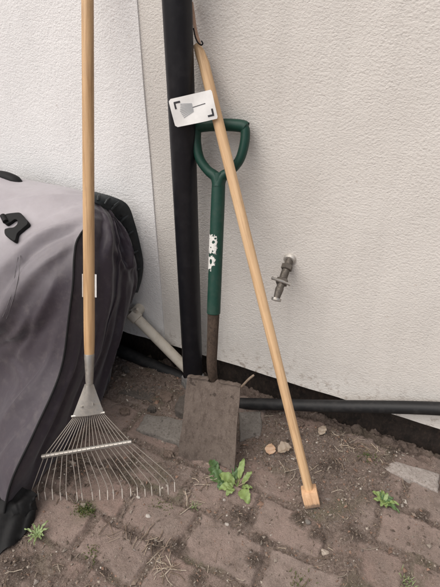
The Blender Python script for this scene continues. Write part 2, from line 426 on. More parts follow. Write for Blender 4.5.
def gh(x, y):
    j = int(round((x-X0)/ST)); i = int(round((y-Y0)/ST))
    i = max(0, min(GH.shape[0]-1, i)); j = max(0, min(GH.shape[1]-1, j)); return float(GH[i, j])
def gsoil(x, y):
    j = int(round((x-X0)/ST)); i = int(round((y-Y0)/ST))
    if not (0 <= i < GS.shape[0] and 0 <= j < GS.shape[1]): return 0
    return float(GS[i, j])
n_, m_ = GX.shape
me = bpy.data.meshes.new('paving')
co = np.stack([GX, GY, GH], -1).reshape(-1, 3).astype(np.float32)
idx = np.arange(n_*m_).reshape(n_, m_)
q = np.stack([idx[:-1, :-1], idx[:-1, 1:], idx[1:, 1:], idx[1:, :-1]], -1).reshape(-1, 4)
me.vertices.add(len(co)); me.vertices.foreach_set('co', co.ravel())
me.loops.add(q.size); me.loops.foreach_set('vertex_index', q.ravel().astype(np.int32))
me.polygons.add(len(q)); me.polygons.foreach_set('loop_start', np.arange(0, q.size, 4, dtype=np.int32))
me.update(calc_edges=True); me.validate()
for nm, arr in (('soil', GS), ('pid', GP), ('moss', GM), ('loam', GL)):
    a = me.attributes.new(nm, 'FLOAT', 'POINT'); a.data.foreach_set('value', arr.ravel().astype(np.float32))
me.shade_smooth(); me.materials.append(M['ground'])
o = bpy.data.objects.new('paving', me); COL.objects.link(o); tag(o, kind='structure')
b = MB(); b.grid([[(x, y, -.05) for x in (-25, -2, 2, 25)] for y in (-25, -2, 2, 25)])
tag(b.build('ground', M['ground'], smooth=False), kind='structure')

# ------------------------------------------------------------------ walls
def wall(name, label, x0, x1, yf, mt, ragged):
    root, mw, inv = empty(name, ((x0+x1)/2, 0, 0), label, 'wall')
    b = MB(); zs = [.092]+list(np.arange(.1, 2.81, .05)); rnd = random.Random(5)
    xs = list(np.arange(x0, x1+1e-6, (x1-x0)/60))
    # front skin with a slightly wavy lower drip edge and softened seam edge
    rows = []
    for k, z in enumerate(zs):
        row = []
        for i, x in enumerate(xs):
            y = yf+.0012*math.sin(x*9+z*5)+.001*math.sin(x*23-z*17)
            if z < .13: y -= .006*(1-(z-.092)/.038)
            zz = z+(.0022*math.sin(x*37)+.0015*math.sin(x*91) if k == 0 else 0)
            row.append((x, y, zz))
        rows.append(row)
    b.shell(rows, -.19 if False else .19)
    sk = b.build('render_coat', mt, root, inv)
    p = MB(); p.box((x0, .028, -.2), (x1, .2, .0905)); p.build('plinth', M['plinth'], root, inv, smooth=False)
    return root
wall('house_wall', 'beige rough rendered wall behind the spade, drainpipe and tap', -.7385, 2.2, 0.0, M['beige'], False)
wall('house_wall', 'white painted rendered wall left of the vertical seam behind the cover', -3.2, -.7385, -.004, M['white'], True)

# ------------------------------------------------------------------ downpipe
root, mw, inv = empty('downpipe', (-.587, -.07, .04), 'round black plastic downpipe standing upright against the beige wall', 'drainpipe')
b = MB(); b.tube([(-.587, -.07, z) for z in np.linspace(.042, 2.6, 40)], .0335, 40)
b.build('pipe', M['blackpipe'], root, inv)
b = MB()
for k in range(2):
    pts = []
for a in range(1):
    ring = []
    segs = 40
    P = []
    for k in range(4):
        row = []
        for i in range(segs+1):
            an = 2*math.pi*i/segs
            rr = (.0345, .0385, .041, .037)[k]; z = (.052, .046, .014, -.03)[k]
            z += (.006*math.sin(an*3+1)+.005*math.sin(an*7)) if k < 2 else 0
            rr += .002*math.sin(an*5+k)
            row.append((-.587+rr*math.cos(an), -.07+rr*math.sin(an), z))
        P.append(row)
    b.grid(P)
b.build('mortar_collar', M['mortar'], root, inv, angle=80)
# clip band holding it, above the frame
b = MB(); b.tube([(-.587, -.07, 1.62), (-.587, -.07, 1.66)], .037, 36); b.box((-.60, -.04, 1.62), (-.574, .0, 1.66))
b.build('bracket', M['blackpipe'], root, inv)

# ------------------------------------------------------------------ waste pipes
def pipe_thing(name, label, pts, r, mt, group=None):
    P = [Vector(p) for p in pts]
    root, mw, inv = empty(name, P[0], label, 'pipe', group)
    b = MB(); b.tube(catmull(pts, 40), r, 24); b.build('pipe', mt, root, inv)
    return root, inv
A = on_y(133.5, 315, -.045); B = on_y(187, 369, -.040); dv = (B-A).normalized()
root, inv = pipe_thing('waste_pipe', 'off-white plastic waste pipe sloping down from the wall behind the downpipe', [tuple(A), tuple(A.lerp(B, .5)), tuple(B), tuple(B+dv*.05)], .0185, M['whitepipe'])
b = MB(); b.tube([A-dv*.014, A-dv*.012, A+dv*.020, A+dv*.022], [.020, .0235, .0235, .020], 24)
b.tube([A+Vector((0, .0, 0)), (A.x, -.01, A.z+.004), (A.x, .02, A.z+.004)], .020, 20)
b.build('elbow', M['whitepipe'], root, inv)
b = MB(); q0 = A+Vector((.010, -.004, .024)); b.tube([q0, q0+Vector((.016, -.002, .012))], .0055, 10); b.tube([q0+Vector((-.012, 0, -.002)), q0+Vector((.012, .0, .0))], .006, 8)
b.build('clip_screw', M['whitepipe'], root, inv)
A = on_y(108, 345, -.052); B = on_y(181, 377.5, -.052); dv = (B-A).normalized()
pipe_thing('waste_pipe', 'black waste pipe lying low along the wall between cover and downpipe', [tuple(A-dv*.35), tuple(A), tuple(A.lerp(B, .6)+Vector((0, 0, -.002))), tuple(B+dv*.035)], .0225, M['blackwaste'])
A = on_y(243, 403.5, -.085); B = on_y(440, 408.7, -.026)
C2 = B+(B-A)*.5; C2.y = -.024
root, inv = pipe_thing('waste_pipe', 'long black waste pipe crossing the wall base right of the spade', [tuple(A-(B-A)*.28), tuple(A), tuple(A.lerp(B, .5)+Vector((0, 0, -.001))), tuple(B), tuple(C2)], .0188, M['blackwaste'])

# ------------------------------------------------------------------ outside tap (sticks straight out of the wall)
T0 = on_y(290, 259, 0.0)
root, mw, inv = empty('outdoor_tap', T0, 'old dull metal garden tap sticking out of the beige wall', 'tap')
TK = .90
def tp(y, dx=0, dz=0): return (T0.x+dx*1.2, y*TK, T0.z+dz*1.2+min(0, y+.006)*.70)   # the tap points out and down
b = MB(); b.tube([tp(.004), tp(-.005), tp(-.007)], [.0185, .0175, .0135], 24); b.build('flange', M['palemetal'], root, inv)
b = MB(); b.tube([tp(0), tp(-.019), tp(-.036), tp(-.058), tp(-.076), tp(-.082)], [.0105, .0100, .0100, .0095, .0110, .0100], 18); b.build('body', M['brass'], root, inv)
b = MB(); b.tube([tp(-.020), tp(-.0215), tp(-.0325), tp(-.034)], [.0135, .0160, .0160, .0135], 6); b.build('hex_nut', M['brass'], root, inv, angle=20)
b = MB(); b.tube([tp(-.058), tp(-.0595), tp(-.073), tp(-.0745)], [.0135, .0165, .0165, .0135], 6); b.build('hex_nut', M['brass'], root, inv, angle=20)
b = MB()
for k in range(7): b.tube([tp(-.0375-.0026*k), tp(-.0388-.0026*k)], [.0112, .0112], 18)
b.tube([tp(-.036), tp(-.057)], .0106, 18); b.build('thread', M['brass'], root, inv, angle=20)
b = MB(); b.tube([tp(-.078), tp(-.086), tp(-.098, 0, -.001), tp(-.108, 0, -.003)], [.0095, .0115, .0100, .0085], 14)
b.build('spout', M['brass'], root, inv)
b = MB(); b.tube([tp(-.1075, 0, -.003), tp(-.1125, 0, -.0045)], [.0135, .0135], 18); b.build('hose_rim', M['steel'], root, inv)
b = MB(); b.tube([tp(-.078), tp(-.078, 0, .013)], [.006, .005], 12)
lv = Vector((.8, .30, -.30)).normalized()
c0 = Vector(tp(-.078, 0, .013)); b.tube([c0-lv*.027, c0-lv*.016, c0, c0+lv*.016, c0+lv*.027], [.0048, .0036, .0058, .0036, .0048], 12)
b.build('lever_handle', M['steel'], root, inv)

# ------------------------------------------------------------------ spade
SB = Vector((-.395, -.335, .002)); ST_ = Vector((-.497, -.034, .882)); ax = (ST_-SB)
root, mw, inv = empty('garden_spade', SB, 'muddy garden spade with green D-shaped handle leaning upright on the wall', 'spade', X=(.17, .022, -.006), Z=ax)
SL = ax.length
zb = .250        # blade length
P = []
for i in range(23):
    v = i/22; row = []
    for j in range(19):
        u = j/18*2-1
        w = .0850+.001*math.sin(v*9)-.0075*v
        x = u*w+.0065*v
        z = v*zb+.004*math.sin(u*5+v*2)*(v < .05)
        if v < .06: z += .006*abs(u)**3+.002*math.sin(u*11)
        if v > .97: z += .0025*math.sin(u*13)+(-.004 if -.3 < u < .05 else .003)*(1)
        y = .0016*math.sin(u*7+v*9)*math.sin(v*13+u*4)+.0006*math.sin(u*31+v*17)+.020*(u*u)*-1*(1-.5*v)+.012*v*v-.002*math.exp(-(u/.25)**2)*v*v
        row.append((x, y, z))
    P.append(row)
b = MB(); b.shell(P, .003); b.build('blade', M['mud'], root)
# folded treads along the top edge
b = MB()
for sx in (-1, 1):
    P = [[(sx*(.016+.061*k/8)+.0065, .008-.011*(k/8)**2*.5+yy, zb+.002+zz+.0012*math.sin(k*2.1+sx)) for k in range(9)] for yy, zz in ((-.004, 0), (.004, .002), (.014, 0))]
    b.shell(P, .003)
b.build('tread', M['mud'], root)
zs0 = zb-.10
b = MB(); b.tube([(0, .050, zs0), (0, .040, zb-.02), (0, .016, zb+.012), (0, .006, zb+.035), (0, 0, zb+.06), (0, 0, zb+.15), (0, 0, zb+.205)], [.007, .0125, .0135, .0140, .0145, .0155, .0165], 20); b.build('socket', M['socket'], root)
b = MB(); b.tube([(0, 0, zb+.198), (0, 0, zb+.2), (0, 0, SL-.19), (0, 0, SL-.118)], [.0165, .0185, .0180, .0170], 28); b.build('shaft', M['green'], root)
# D grip
hw = .0655
b = MB()
pts = [(0, 0, SL-.150), (0, 0, SL-.128)]
for sx in (-1, 1):
    arm = catmull([(0, 0, SL-.150), (sx*.008, 0, SL-.128), (sx*.030, 0, SL-.112), (sx*.052, 0, SL-.085), (sx*.062, 0, SL-.050), (sx*.0635, 0, SL-.018), (sx*.0575, 0, SL-.004)], 30)
    b.tube(arm, [.0165-.0045*min(1, k/10) for k in range(30)], 14, flat=1.15)
bar = catmull([(-.0645, 0, SL-.010), (-.054, 0, SL-.005), (-.02, 0, SL-.002), (.02, 0, SL-.002), (.054, 0, SL-.005), (.0645, 0, SL-.010)], 30)
b.tube([tuple(bar[0]-np.array([.0045, 0, .001])), tuple(bar[0]-np.array([.003, 0, .001]))]+[tuple(p) for p in bar]+[tuple(bar[-1]+np.array([.003, 0, -.001])), tuple(bar[-1]+np.array([.0045, 0, -.001]))], [.006, .0105]+[.0140]+[.0150]*28+[.0140]+[.0105, .006], 18)
b.build('d_grip', M['green'], root, angle=70)
# torn sticker: ragged scraps wrapped on the shaft facing the viewer
def scrap(z0, z1, a0, a1, seed, holes, thr):
    NA, NZ = 60, 90; b = MB()
    A_, Z2 = np.meshgrid(np.linspace(0, 1, NA+1), np.linspace(0, 1, NZ+1))
    f_ = fbm(A_*.9+seed, Z2*(z1-z0)/.04+seed*2, 4.5, 5, .75)
    e_ = np.minimum(np.minimum(A_, 1-A_)*3.2, np.minimum(Z2, 1-Z2)*4.5)
    keep = (np.minimum(e_, 1.0)*1.1+f_*.75) > thr
    for hz, ha, rz, ra in holes: keep &= (((Z2-hz)/rz)**2+((A_-ha)/ra)**2+f_*.5) > 1
    vs = [(.0190*math.cos(a0+(a1-a0)*k/NA), .0190*math.sin(a0+(a1-a0)*k/NA), z0+(z1-z0)*i/NZ) for i in range(NZ+1) for k in range(NA+1)]
    fs = [(i*(NA+1)+k, i*(NA+1)+k+1, (i+1)*(NA+1)+k+1, (i+1)*(NA+1)+k) for i in range(NZ) for k in range(NA) if keep[i, k]]
    b.add(*[q_ for q_ in (lambda u: ([vs[v] for v in u], [tuple({v: n for n, v in enumerate(u)}[i] for i in f) for f in fs]))(sorted({i for f in fs for i in f}))]); return b
zst = SL*.615
scrap(zst+.036, zst+.088, R(-165), R(-62), 3, [(.62, .66, .08, .13), (.34, .42, .035, .06), (.80, .80, .05, .10), (.16, .62, .04, .07)], .34).build('torn_sticker', M['sticker'], root, angle=180)
scrap(zst-.010, zst+.034, R(-168), R(-72), 5, [(.62, .55, .15, .13), (.2, .85, .2, .25)], .36).build('torn_sticker', M['sticker'], root, angle=180)

# ------------------------------------------------------------------ leaf rake
G = on_z(90, 494); d = Vector((-.143, .40, 1)).normalized(); lat = Vector((.876, .481, 0))
root, mw, inv = empty('leaf_rake', G, 'wire leaf rake with long wooden handle leaning in front of the cover', 'rake', X=lat, Z=d)
X_, Y_, Z_ = [Vector(mw.col[i][:3]) for i in range(3)]
def hp(x, y): return on_plane(x, y, G, Y_)
def along(y): # axis point seen at image row y
    lo, hi = 0, 2.2
    for _ in range(50):
        mid = (lo+hi)/2; p = G+Z_*mid-CP; yy = 293.5-F*p.dot(UP)/p.dot(FW)
        if yy > y: lo = mid
        else: hi = mid
    return lo
s_f1, s_f0 = along(354), along(386)
wall_t = (-.02-G.y)/Z_.y
b = MB(); zz = np.linspace(s_f1-.012, wall_t+.03, 30)
b.tube([(0, 0, z) for z in zz], [.0120, .0134]+[.0140]*26+[.0135, .009], 24); b.build('handle', M['rakewood'], root)
b = MB(); b.tube([(0, 0, s_f1+.001), (0, 0, s_f1-.002), (0, 0, s_f1-.03), (0, 0, s_f0+.012), (0, 0, s_f0-.012)], [.0128, .0132, .0118, .0100, .0080], 20); b.build('ferrule', M['steel'], root)
p1, p2 = inv @ hp(73, 416), inv @ hp(104, 412)
apex = s_f0
P = []
for i in range(11):
    v = i/10; row = []
    for j in range(11):
        u = j/10
        base = p1.lerp(p2, u); top = Vector((-.0095+.019*u, 0, apex+.006))
        q = top.lerp(base, v); q.y += -.010*math.sin(math.pi*u)*(1-.3*v)-.002
        row.append(tuple(q))
    P.append(row)
b = MB(); b.shell(P, .0022); b.build('head_plate', M['steel'], root)
b = MB(); b.tube([p1+Vector((-.003, -.004, 0)), p2+Vector((.003, -.004, 0))], .0035, 10, flat=.8); b.build('plate_rim', M['steel'], root)
rv = MB()
for t_, dz in ((.25, .028), (.72, .030)):
    q = p1.lerp(p2, t_); rv.tube([(q.x*.75, -.016, q.z+dz), (q.x*.75, -.008, q.z+dz)], [.0022, .003], 8)
rv.build('rivet', M['steel'], root)
s1, s2 = inv @ hp(42, 456), inv @ hp(132, 441)
b = MB(); SPN = 40
mid = [s1.lerp(s2, k/SPN)+Vector((0, -.003, 0)) for k in range(SPN+1)]
axd = (s2-s1).normalized()
bx = [(-.0035, -.0055), (.0035, -.0055), (.0035, .0055), (-.0035, .0055)]
vs = []; fs = []
for k, c in enumerate(mid):
    for (yy, zz2) in bx: vs.append(c+Vector((0, yy, 0))+Vector((-axd.z, 0, axd.x))*zz2)
for k in range(SPN):
    for q in range(4): fs.append((k*4+q, k*4+(q+1) % 4, (k+1)*4+(q+1) % 4, (k+1)*4+q))
fs += [(3, 2, 1, 0), tuple(SPN*4+q for q in range(4))]
b.add(vs, fs); b.build('spreader_bar', M['steel'], root, bevel=.0012)
b = MB()   # wire lacing along the bar
NT_ = 20
for k in range(NT_):
    c = s1.lerp(s2, (k+.5)/NT_)+Vector((0, -.008, .002)); b.tube([c-axd*.0052, c+axd*.0052], .0016, 8)
b.build('bar_lacing', M['tip'], root)
tl, tr = Vector((-.772, -.648, 0)), Vector((-.430, -.460, 0))
rnd = random.Random(2)
for k in range(NT_):
    u = (k+.5)/NT_; u2 = u+rnd.uniform(-.012, .012)
    a = p1.lerp(p2, .03+.94*u); s = s1.lerp(s2, u)+Vector((0, .001, 0))
    g = tl.lerp(tr, (k+rnd.uniform(-.18, .18))/(NT_-1)); arc = .018*math.sin(math.pi*u)
    g = g+Vector((.481, -.876, 0))*arc*.6
    g.z = gh(g.x, g.y)+.001
    bend = g+Vector((0, 0, .034+rnd.uniform(-.009, .006)))+Vector((-.48, .87, 0))*(.012+rnd.uniform(-.004, .006))
    tipl, bl = inv @ g, inv @ bend
    dirv = (bl-s).normalized()
    pre = bl-dirv*.012
    b = MB(); b.tube([a+Vector((0, .002, .012)), a, s, s.lerp(pre, .5), pre, bl+(tipl-bl)*.12, bl+(tipl-bl)*.25], .00115, 6)
    tn = b.build('tine', M['wire'], root, angle=80)
    b = MB(); b.tube([bl+(tipl-bl)*.24, bl+(tipl-bl)*.6, tipl], [.0013, .0013, .001], 6); b.build('tip', M['tip'], tn, angle=80)
# paper label stuck round the back of the handle, its flaps showing on both sides
zl0, zl1 = along(297), along(274)
P = []
for i in range(3):
    z = zl0+(zl1-zl0)*i/2; row = []
    for k in range(21):
        a = R(-8+196*k/20); row.append((.0150*math.cos(a), .0150*math.sin(a), z))
    row = [(.0195, -.003, z)]+row+[(-.0165, -.003, z)]
    P.append(row)
b = MB(); b.shell(P, .0004); b.build('paper_label', M['card'], root, angle=60)

# ------------------------------------------------------------------ wooden pole with square foot
PB = Vector((-.083, -.334, gh(-.083, -.334)+.001)); PT = on_y(203, 60, -.036)
root, mw, inv = empty('wooden_pole', PB, 'pale wooden pole with a square block foot leaning against wall by downpipe', 'pole', X=(.95, .31, 0), Z=PT-PB)
LZ = (PT-PB).length
e1 = inv @ on_y(196.5, 45, -.028); e1.z = max(e1.z, LZ+.02)
b = MB()
zz = list(np.linspace(.030, LZ-.03, 26))
pts = [(0, 0, z) for z in zz]; rad = [.0118]+[.0120+.0012*(k/25) for k in range(25)]
pts += [(0, 0, LZ-.01), tuple(Vector((0, 0, LZ)).lerp(e1, .5)), tuple(e1)]; rad += [.0132, .0118, .0085]
b.tube(pts, rad, 24); b.build('pole_shaft', M['pole'], root)
b = MB(); b.box((-.0205, -.0205, 0), (.0205, .0205, .043)); b.build('foot_block', M['block'], root, bevel=.0022)
# hanging loop: tan leather strip and black cord with a curled hook end
l0, l1, l2 = on_y(199.5, 44, -.022), on_y(195.5, 30, -.020), on_y(191.5, 2, -.012)
b = MB(); b.tube(catmull([tuple(l0), tuple(l1), tuple(l1.lerp(l2, .5)), tuple(l2)], 16), [.005]+[.0062]*15, 12, flat=.45, ref=(0, 1, 0)); b.build('leather_loop', M['tan'], root, inv)
hk = [on_y(193.5, 28, -.034), on_y(195, 36, -.036), on_y(197.5, 42, -.038), on_y(201, 45, -.040), on_y(202.8, 43.5, -.040), on_y(201.5, 41, -.038)]
b = MB(); b.tube(catmull([tuple(p) for p in hk], 24), .0017, 8); b.build('wire_hook', M['blacktrim'], root, inv)

# ------------------------------------------------------------------ tag on the pole
q = [on_y(168.3, 99.5, -.122), on_y(211.5, 89.5, -.086), on_y(218, 118.5, -.090), on_y(175.5, 127.5, -.120)]   # TL TR BR BL
root, mw, inv = empty('product_tag', q[1].lerp(q[2], .5), 'white card tag with black corner marks and rake drawing, tied on the pole', 'tag')
def tq(u, v, off=0.0):
    p = q[0].lerp(q[1], u).lerp(q[3].lerp(q[2], u), v)
    nrm = (q[3]-q[0]).cross(q[1]-q[0]).normalized()
    if nrm.y > 0: nrm = -nrm
    return p+nrm*(off+.0045*math.sin(u*math.pi)*(.5+.5*v)+.0012*math.sin(v*4+u*6))
rc = .09; asp = (q[0]-q[3]).length/(q[1]-q[0]).length
P = []
for i in range(17):
    v = i/16; row = []
    for j in range(25):
        u = j/24
        uu = u
        dv_ = min(v, 1-v)
        if dv_ < rc:
            ins = (rc-math.sqrt(max(0, rc*rc-(rc-dv_)**2)))*asp
            uu = ins+u*(1-ins*1.4)
        row.append(tq(uu, v))
    P.append(row)
b = MB(); b.shell(P, .0006); b.build('card', M['card'], root, inv)
def strip(b, u0, v0, u1, v1, w, off=.0012):
    n = 8; a = Vector((u0, v0)); c = Vector((u1, v1)); t = (c-a); t2 = Vector((t.x, t.y*asp)).normalized(); nn = Vector((-t2.y, t2.x/asp))*w
    b.shell([[tq(*(a.lerp(c, k/n)+nn), off) for k in range(n+1)], [tq(*(a.lerp(c, k/n)-nn), off) for k in range(n+1)]], .0002)
b = MB(); strip(b, .105, .155, .255, .155, .020); strip(b, .122, .155, .122, .375, .020); b.build('corner_mark', M['ink'], root, inv, smooth=False)
b = MB(); strip(b, .795, .845, .935, .845, .020); strip(b, .918, .62, .918, .845, .020); b.build('corner_mark', M['ink'], root, inv, smooth=False)
b = MB()
for k in range(9): strip(b, .50, .44+.034*(k-4), .20+.012*abs(k-4), .48+.060*(k-4), .0085)
strip(b, .50, .30, .50, .58, .006)
b.build('drawn_rake_head', M['greyink'], root, inv, smooth=False)
b = MB(); strip(b, .50, .44, .80, .40, .007); b.build('drawn_rake_handle', M['ink'], root, inv, smooth=False)
b = MB(); tz = [on_y(187, 125, -.105), on_y(188, 131, -.10), on_y(188, 140, -.10)]

# ------------------------------------------------------------------ covered barbecue: fabric cover
XE = -.78
seam = [(-.06, .650), (-.13, .672), (-.179, .672), (-.252, .644), (-.304, .589), (-.371, .447), (-.445, .297), (-.569, .189), (-.672, .108), (-.735, .004)]
full = [(-.06, .655), (-.14, .668), (-.24, .655), (-.34, .585), (-.415, .485), (-.450, .385), (-.430, .300), (-.455, .190), (-.540, .085), (-.610, .004)]
full2 = [(-.06, .655), (-.15, .672), (-.26, .662), (-.37, .600), (-.465, .500), (-.510, .385), (-.480, .290), (-.490, .185), (-.560, .085), (-.620, .004)]
stations = [(XE, seam, 0), (-.90, None, .45), (-1.03, full, 1), (-1.25, full2, 1), (-1.6, full2, 1), (-1.95, full2, 1)]
NP, NXS = 90, 90
prof = []
for x, p, w in stations:
    if p is None: p = [tuple(np.array(s)*(1-w)+np.array(f)*w) for s, f in zip(seam, full)]
    prof.append(np.column_stack([np.full(NP, x), catmull(p, NP)]))
prof = np.array(prof)                         # station, NP, 3
u = np.linspace(0, 1, NXS)**1.35*(len(stations)-1)
GR = np.zeros((NXS, NP, 3))
for k in range(NP): GR[:, k] = catmull(prof[:, k], 400)[np.round(u/(len(stations)-1)*399).astype(int)]
def fold(px, py, x0, y0, x1, y1, w, a):       # ridge along a line in (s,t)
    dx, dy = x1-x0, y1-y0; L = math.hypot(dx, dy)
    s = ((px-x0)*dx+(py-y0)*dy)/L; dd = ((px-x0)*-dy+(py-y0)*dx)/L
    e = np.clip(1-((s-L/2)/(L*.6))**2, 0, 1)
    return a*e*np.exp(-(dd/w)**2)
def normals(Gd):
    a = np.gradient(Gd, axis=0); b_ = np.gradient(Gd, axis=1); n = np.cross(a, b_); n /= np.linalg.norm(n, axis=2)[..., None]+1e-9; return n
nn = normals(GR)
if nn[5, 40, 1] > 0: nn = -nn
LEAN = np.clip((GR[:, :, 2]-.50)/.17, 0, 1); LEAN = LEAN*LEAN*(3-2*LEAN)
GR[:, :, 0] -= .026*LEAN*np.exp(-((XE-GR[:, :, 0])/.18)**2)
GR[:, :, 0] -= .100*np.clip(1.15-np.arange(NP)/24, 0, 1)[None]*np.exp(-((XE-GR[:, :, 0])/.12)**2)
GR[:, :, 2] -= .026*LEAN*np.exp(-((XE-GR[:, :, 0])/.13)**2)
KM = 48
for i in range(NXS):      # put the crease between top and skirt on one row of the grid
    w = float(np.clip((XE-GR[i, 40, 0])/.25, 0, 1)); tc_ = (.47+.115*w)*(NP-1)
    src = np.interp(np.arange(NP), [0, KM, NP-1], [0, tc_, NP-1])
    GR[i] = np.stack([np.interp(src, np.arange(NP), GR[i, :, c]) for c in range(3)], -1)
TS = np.interp(np.arange(NP), [0, KM, NP-1], [0, .56, 1])
xx, tt = GR[:, :, 0], np.broadcast_to(TS, (NXS, NP))
edge = np.clip((XE-xx)/.05, 0, 1)*np.clip(tt/.06, 0, 1)
hgt = (.010*fbm(xx, tt*.8, 5, 3, .4)+.0022*fbm(xx+4, tt*1.2, 18, 2))
rid = lambda x, y, f: 1-np.abs(fbm(x, y, f, 3))*2.2
rid = lambda x, y, f: 1-np.abs(fbm(x, y, f, 2, .35))*2.2
hgt += .0060*np.clip(rid(xx*1.1+tt*.3, tt*.9-xx*.5, 3.2), 0, 1)**2
def crease(px, py, x0, y0, x1, y1, w, a):   # a sharp pinched fold
    dx, dy = x1-x0, y1-y0; L = math.hypot(dx, dy)
    s_ = ((px-x0)*dx+(py-y0)*dy)/L; dd = ((px-x0)*-dy+(py-y0)*dx)/L+.012*fbm(px*1.0, py, 7, 2)
    e_ = np.clip(1-((s_-L/2)/(L*.55))**2, 0, 1)
    return a*e_*(np.exp(-np.abs(dd)/w)-.6*np.exp(-((dd-w*1.6)/w)**2))
for cc in ((-.80, .40, -.98, .52, .014, .010), (-.79, .33, -.93, .36, .012, .007), (-.82, .56, -.96, .72, .014, .010), (-.80, .66, -.92, .86, .014, .009), (-.90, .60, -1.08, .66, .014, .009),
           (-.84, .20, -.97, .27, .010, .006), (-.95, .13, -1.1, .24, .012, .006), (-.79, .76, -.88, .93, .012, .008), (-.90, .76, -1.02, .70, .012, .007), (-.81, .48, -.90, .50, .010, .006)):
    hgt += crease(xx, tt, *cc)
hgt += fold(xx, tt, -.80, .46, -1.10, .60, .030, .016)+fold(xx, tt, -.82, .38, -1.0, .47, .025, -.012)
hgt += fold(xx, tt, -.80, .30, -1.02, .42, .022, .010)+fold(xx, tt, -.80, .55, -1.05, .70, .03, .014)+fold(xx, tt, -.80, .62, -1.05, .66, .02, -.012)
hgt += fold(xx, tt, -.82, .72, -1.0, .92, .03, .012)+fold(xx, tt, -.80, .2, -.95, .33, .02, .007)+fold(xx, tt, -.86, .10, -1.05, .20, .02, .006)
GR = GR+nn*(hgt*edge)[..., None]
GR[:, :, 1] = np.minimum(GR[:, :, 1], -.012); GR[:, :, 2] = np.maximum(GR[:, :, 2], -.004)
croot, mw, inv = empty('barbecue_cover', (-1.2, -.3, 0), 'faded grey and black fabric cover draped over a barbecue at left', 'cover')
# crease row: t index per x where the painted lit top meets the painted dark skirt
KC = [KM]*NXS
b = MB(); rows = [[tuple(GR[i, k]) for k in range(NP)] for i in range(NXS)]
vs = [p for r in rows for p in r]
ft = [(i*NP+k, i*NP+k+1, (i+1)*NP+k+1, (i+1)*NP+k) for i in range(NXS-1) for k in range(NP-1) if k < (KC[i]+KC[i+1])//2]
fb = [(i*NP+k, i*NP+k+1, (i+1)*NP+k+1, (i+1)*NP+k) for i in range(NXS-1) for k in range(NP-1) if k >= (KC[i]+KC[i+1])//2]
def sub(vs, fs):
    used = sorted({i for f in fs for i in f}); mp = {v: n for n, v in enumerate(used)}
    return [vs[v] for v in used], [tuple(mp[i] for i in f) for f in fs]
def solid(o, th): # gives the cloth its thickness
    m = o.modifiers.new('thickness', 'SOLIDIFY'); m.thickness = th; m.offset = 0
def fade_attr(o, ks):
    a = o.data.attributes.new('fade', 'FLOAT', 'POINT')
    for k, v in enumerate(ks): a.data[k].value = v
def fd(fs): return [float(np.clip((KM+6-(i % NP))/34, 0, 1)) for i in sorted({i for f in fs for i in f})]  # painted light: full on the top, running out below the crease
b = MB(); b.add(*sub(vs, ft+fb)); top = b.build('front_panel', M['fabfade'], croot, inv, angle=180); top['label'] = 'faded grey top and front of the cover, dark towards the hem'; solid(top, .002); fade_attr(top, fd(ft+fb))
# end panel
seam3 = GR[0].copy()
rear_px = [(98, 205, -.115), (107, 208, -.10), (117, 221, -.066), (128, 241, -.044), (136, 262, -.034), (137, 284, -.034), (131, 303, -.042), (121, 330, -.10), (113, 362, -.15), (108, 390, -.21), (105, 404, -.25)]
rear = []
for x, y, yy in rear_px: rear.append(tuple(on_y(x, y, yy)))
rear[-1] = (rear[-1][0], rear[-1][1], max(rear[-1][2], 0))
rear3 = catmull(rear, NP)
NS = 44
EN = np.zeros((NS, NP, 3))
for j in range(NS):
    s = j/(NS-1); EN[j] = seam3*(1-s)+rear3*s
    bul = math.sin(math.pi*s)
    EN[j, :, 0] += .030*bul*np.sin(np.pi*np.linspace(0, 1, NP))**.7
S_ = np.broadcast_to(np.linspace(0, 1, NS)[:, None], (NS, NP)); T_ = np.broadcast_to(np.linspace(0, 1, NP)[None], (NS, NP))
hh = .006*fbm(S_*1.2, T_*3, 2.2, 4)
hh += .007*np.clip(rid(S_*.9+T_*.5, T_*1.6, 2.0), 0, 1)**2
for cc in ((.92, .10, .55, .46, .030, .012), (.55, .46, .95, .40, .026, .012), (.80, .08, .70, .44, .026, .010), (.60, .50, .85, .88, .030, .012), (.25, .2, .30, .6, .03, .008), (.92, .45, .80, .70, .024, .010), (.35, .62, .45, .95, .03, .009), (.15, .55, .10, .9, .03, .008)):
    hh += crease(S_, T_, *cc)
hh += fold(S_, T_, .25, .12, .42, .75, .045, .018)+fold(S_, T_, .55, .15, .62, .50, .05, -.016)+fold(S_, T_, .80, .22, .62, .52, .045, .018)
hh += fold(S_, T_, .45, .36, .70, .47, .018, -.010)+fold(S_, T_, .42, .40, .68, .50, .018, .010)+fold(S_, T_, .72, .50, .80, .95, .06, .020)+fold(S_, T_, .12, .5, .2, .95, .03, -.010)+fold(S_, T_, .5, .62, .55, .98, .05, -.014)
hh += fold(S_, T_, .86, .35, .74, .5, .025, -.012)
env = np.clip(np.minimum(S_, 1-S_)/.08, 0, 1)*np.clip(T_/.05, 0, 1)
EN[:, :, 0] += hh*env*1.0; EN[:, :, 1] -= hh*env*.35
EN[:, :, 1] = np.minimum(EN[:, :, 1], -.012); EN[:, :, 2] = np.maximum(EN[:, :, 2], -.004)
b = MB(); b.grid([[tuple(p) for p in r] for r in EN]); e = b.build('end_panel', M['fabend'], croot, inv, angle=180); e['label'] = 'charcoal end panel of the cover facing the downpipe'; solid(e, .002)
b = MB(); jj = [int(k) for k in np.round(np.interp(np.arange(NP), [0, 24, NP-1], [40, 21, 20]))]
b.tube([tuple(Vector(EN[jj[k], k])+Vector((.004, -.001, .001))) for k in range(4, NP-4)], .0042, 8); b.build('piping', M['fabend'], croot, inv)
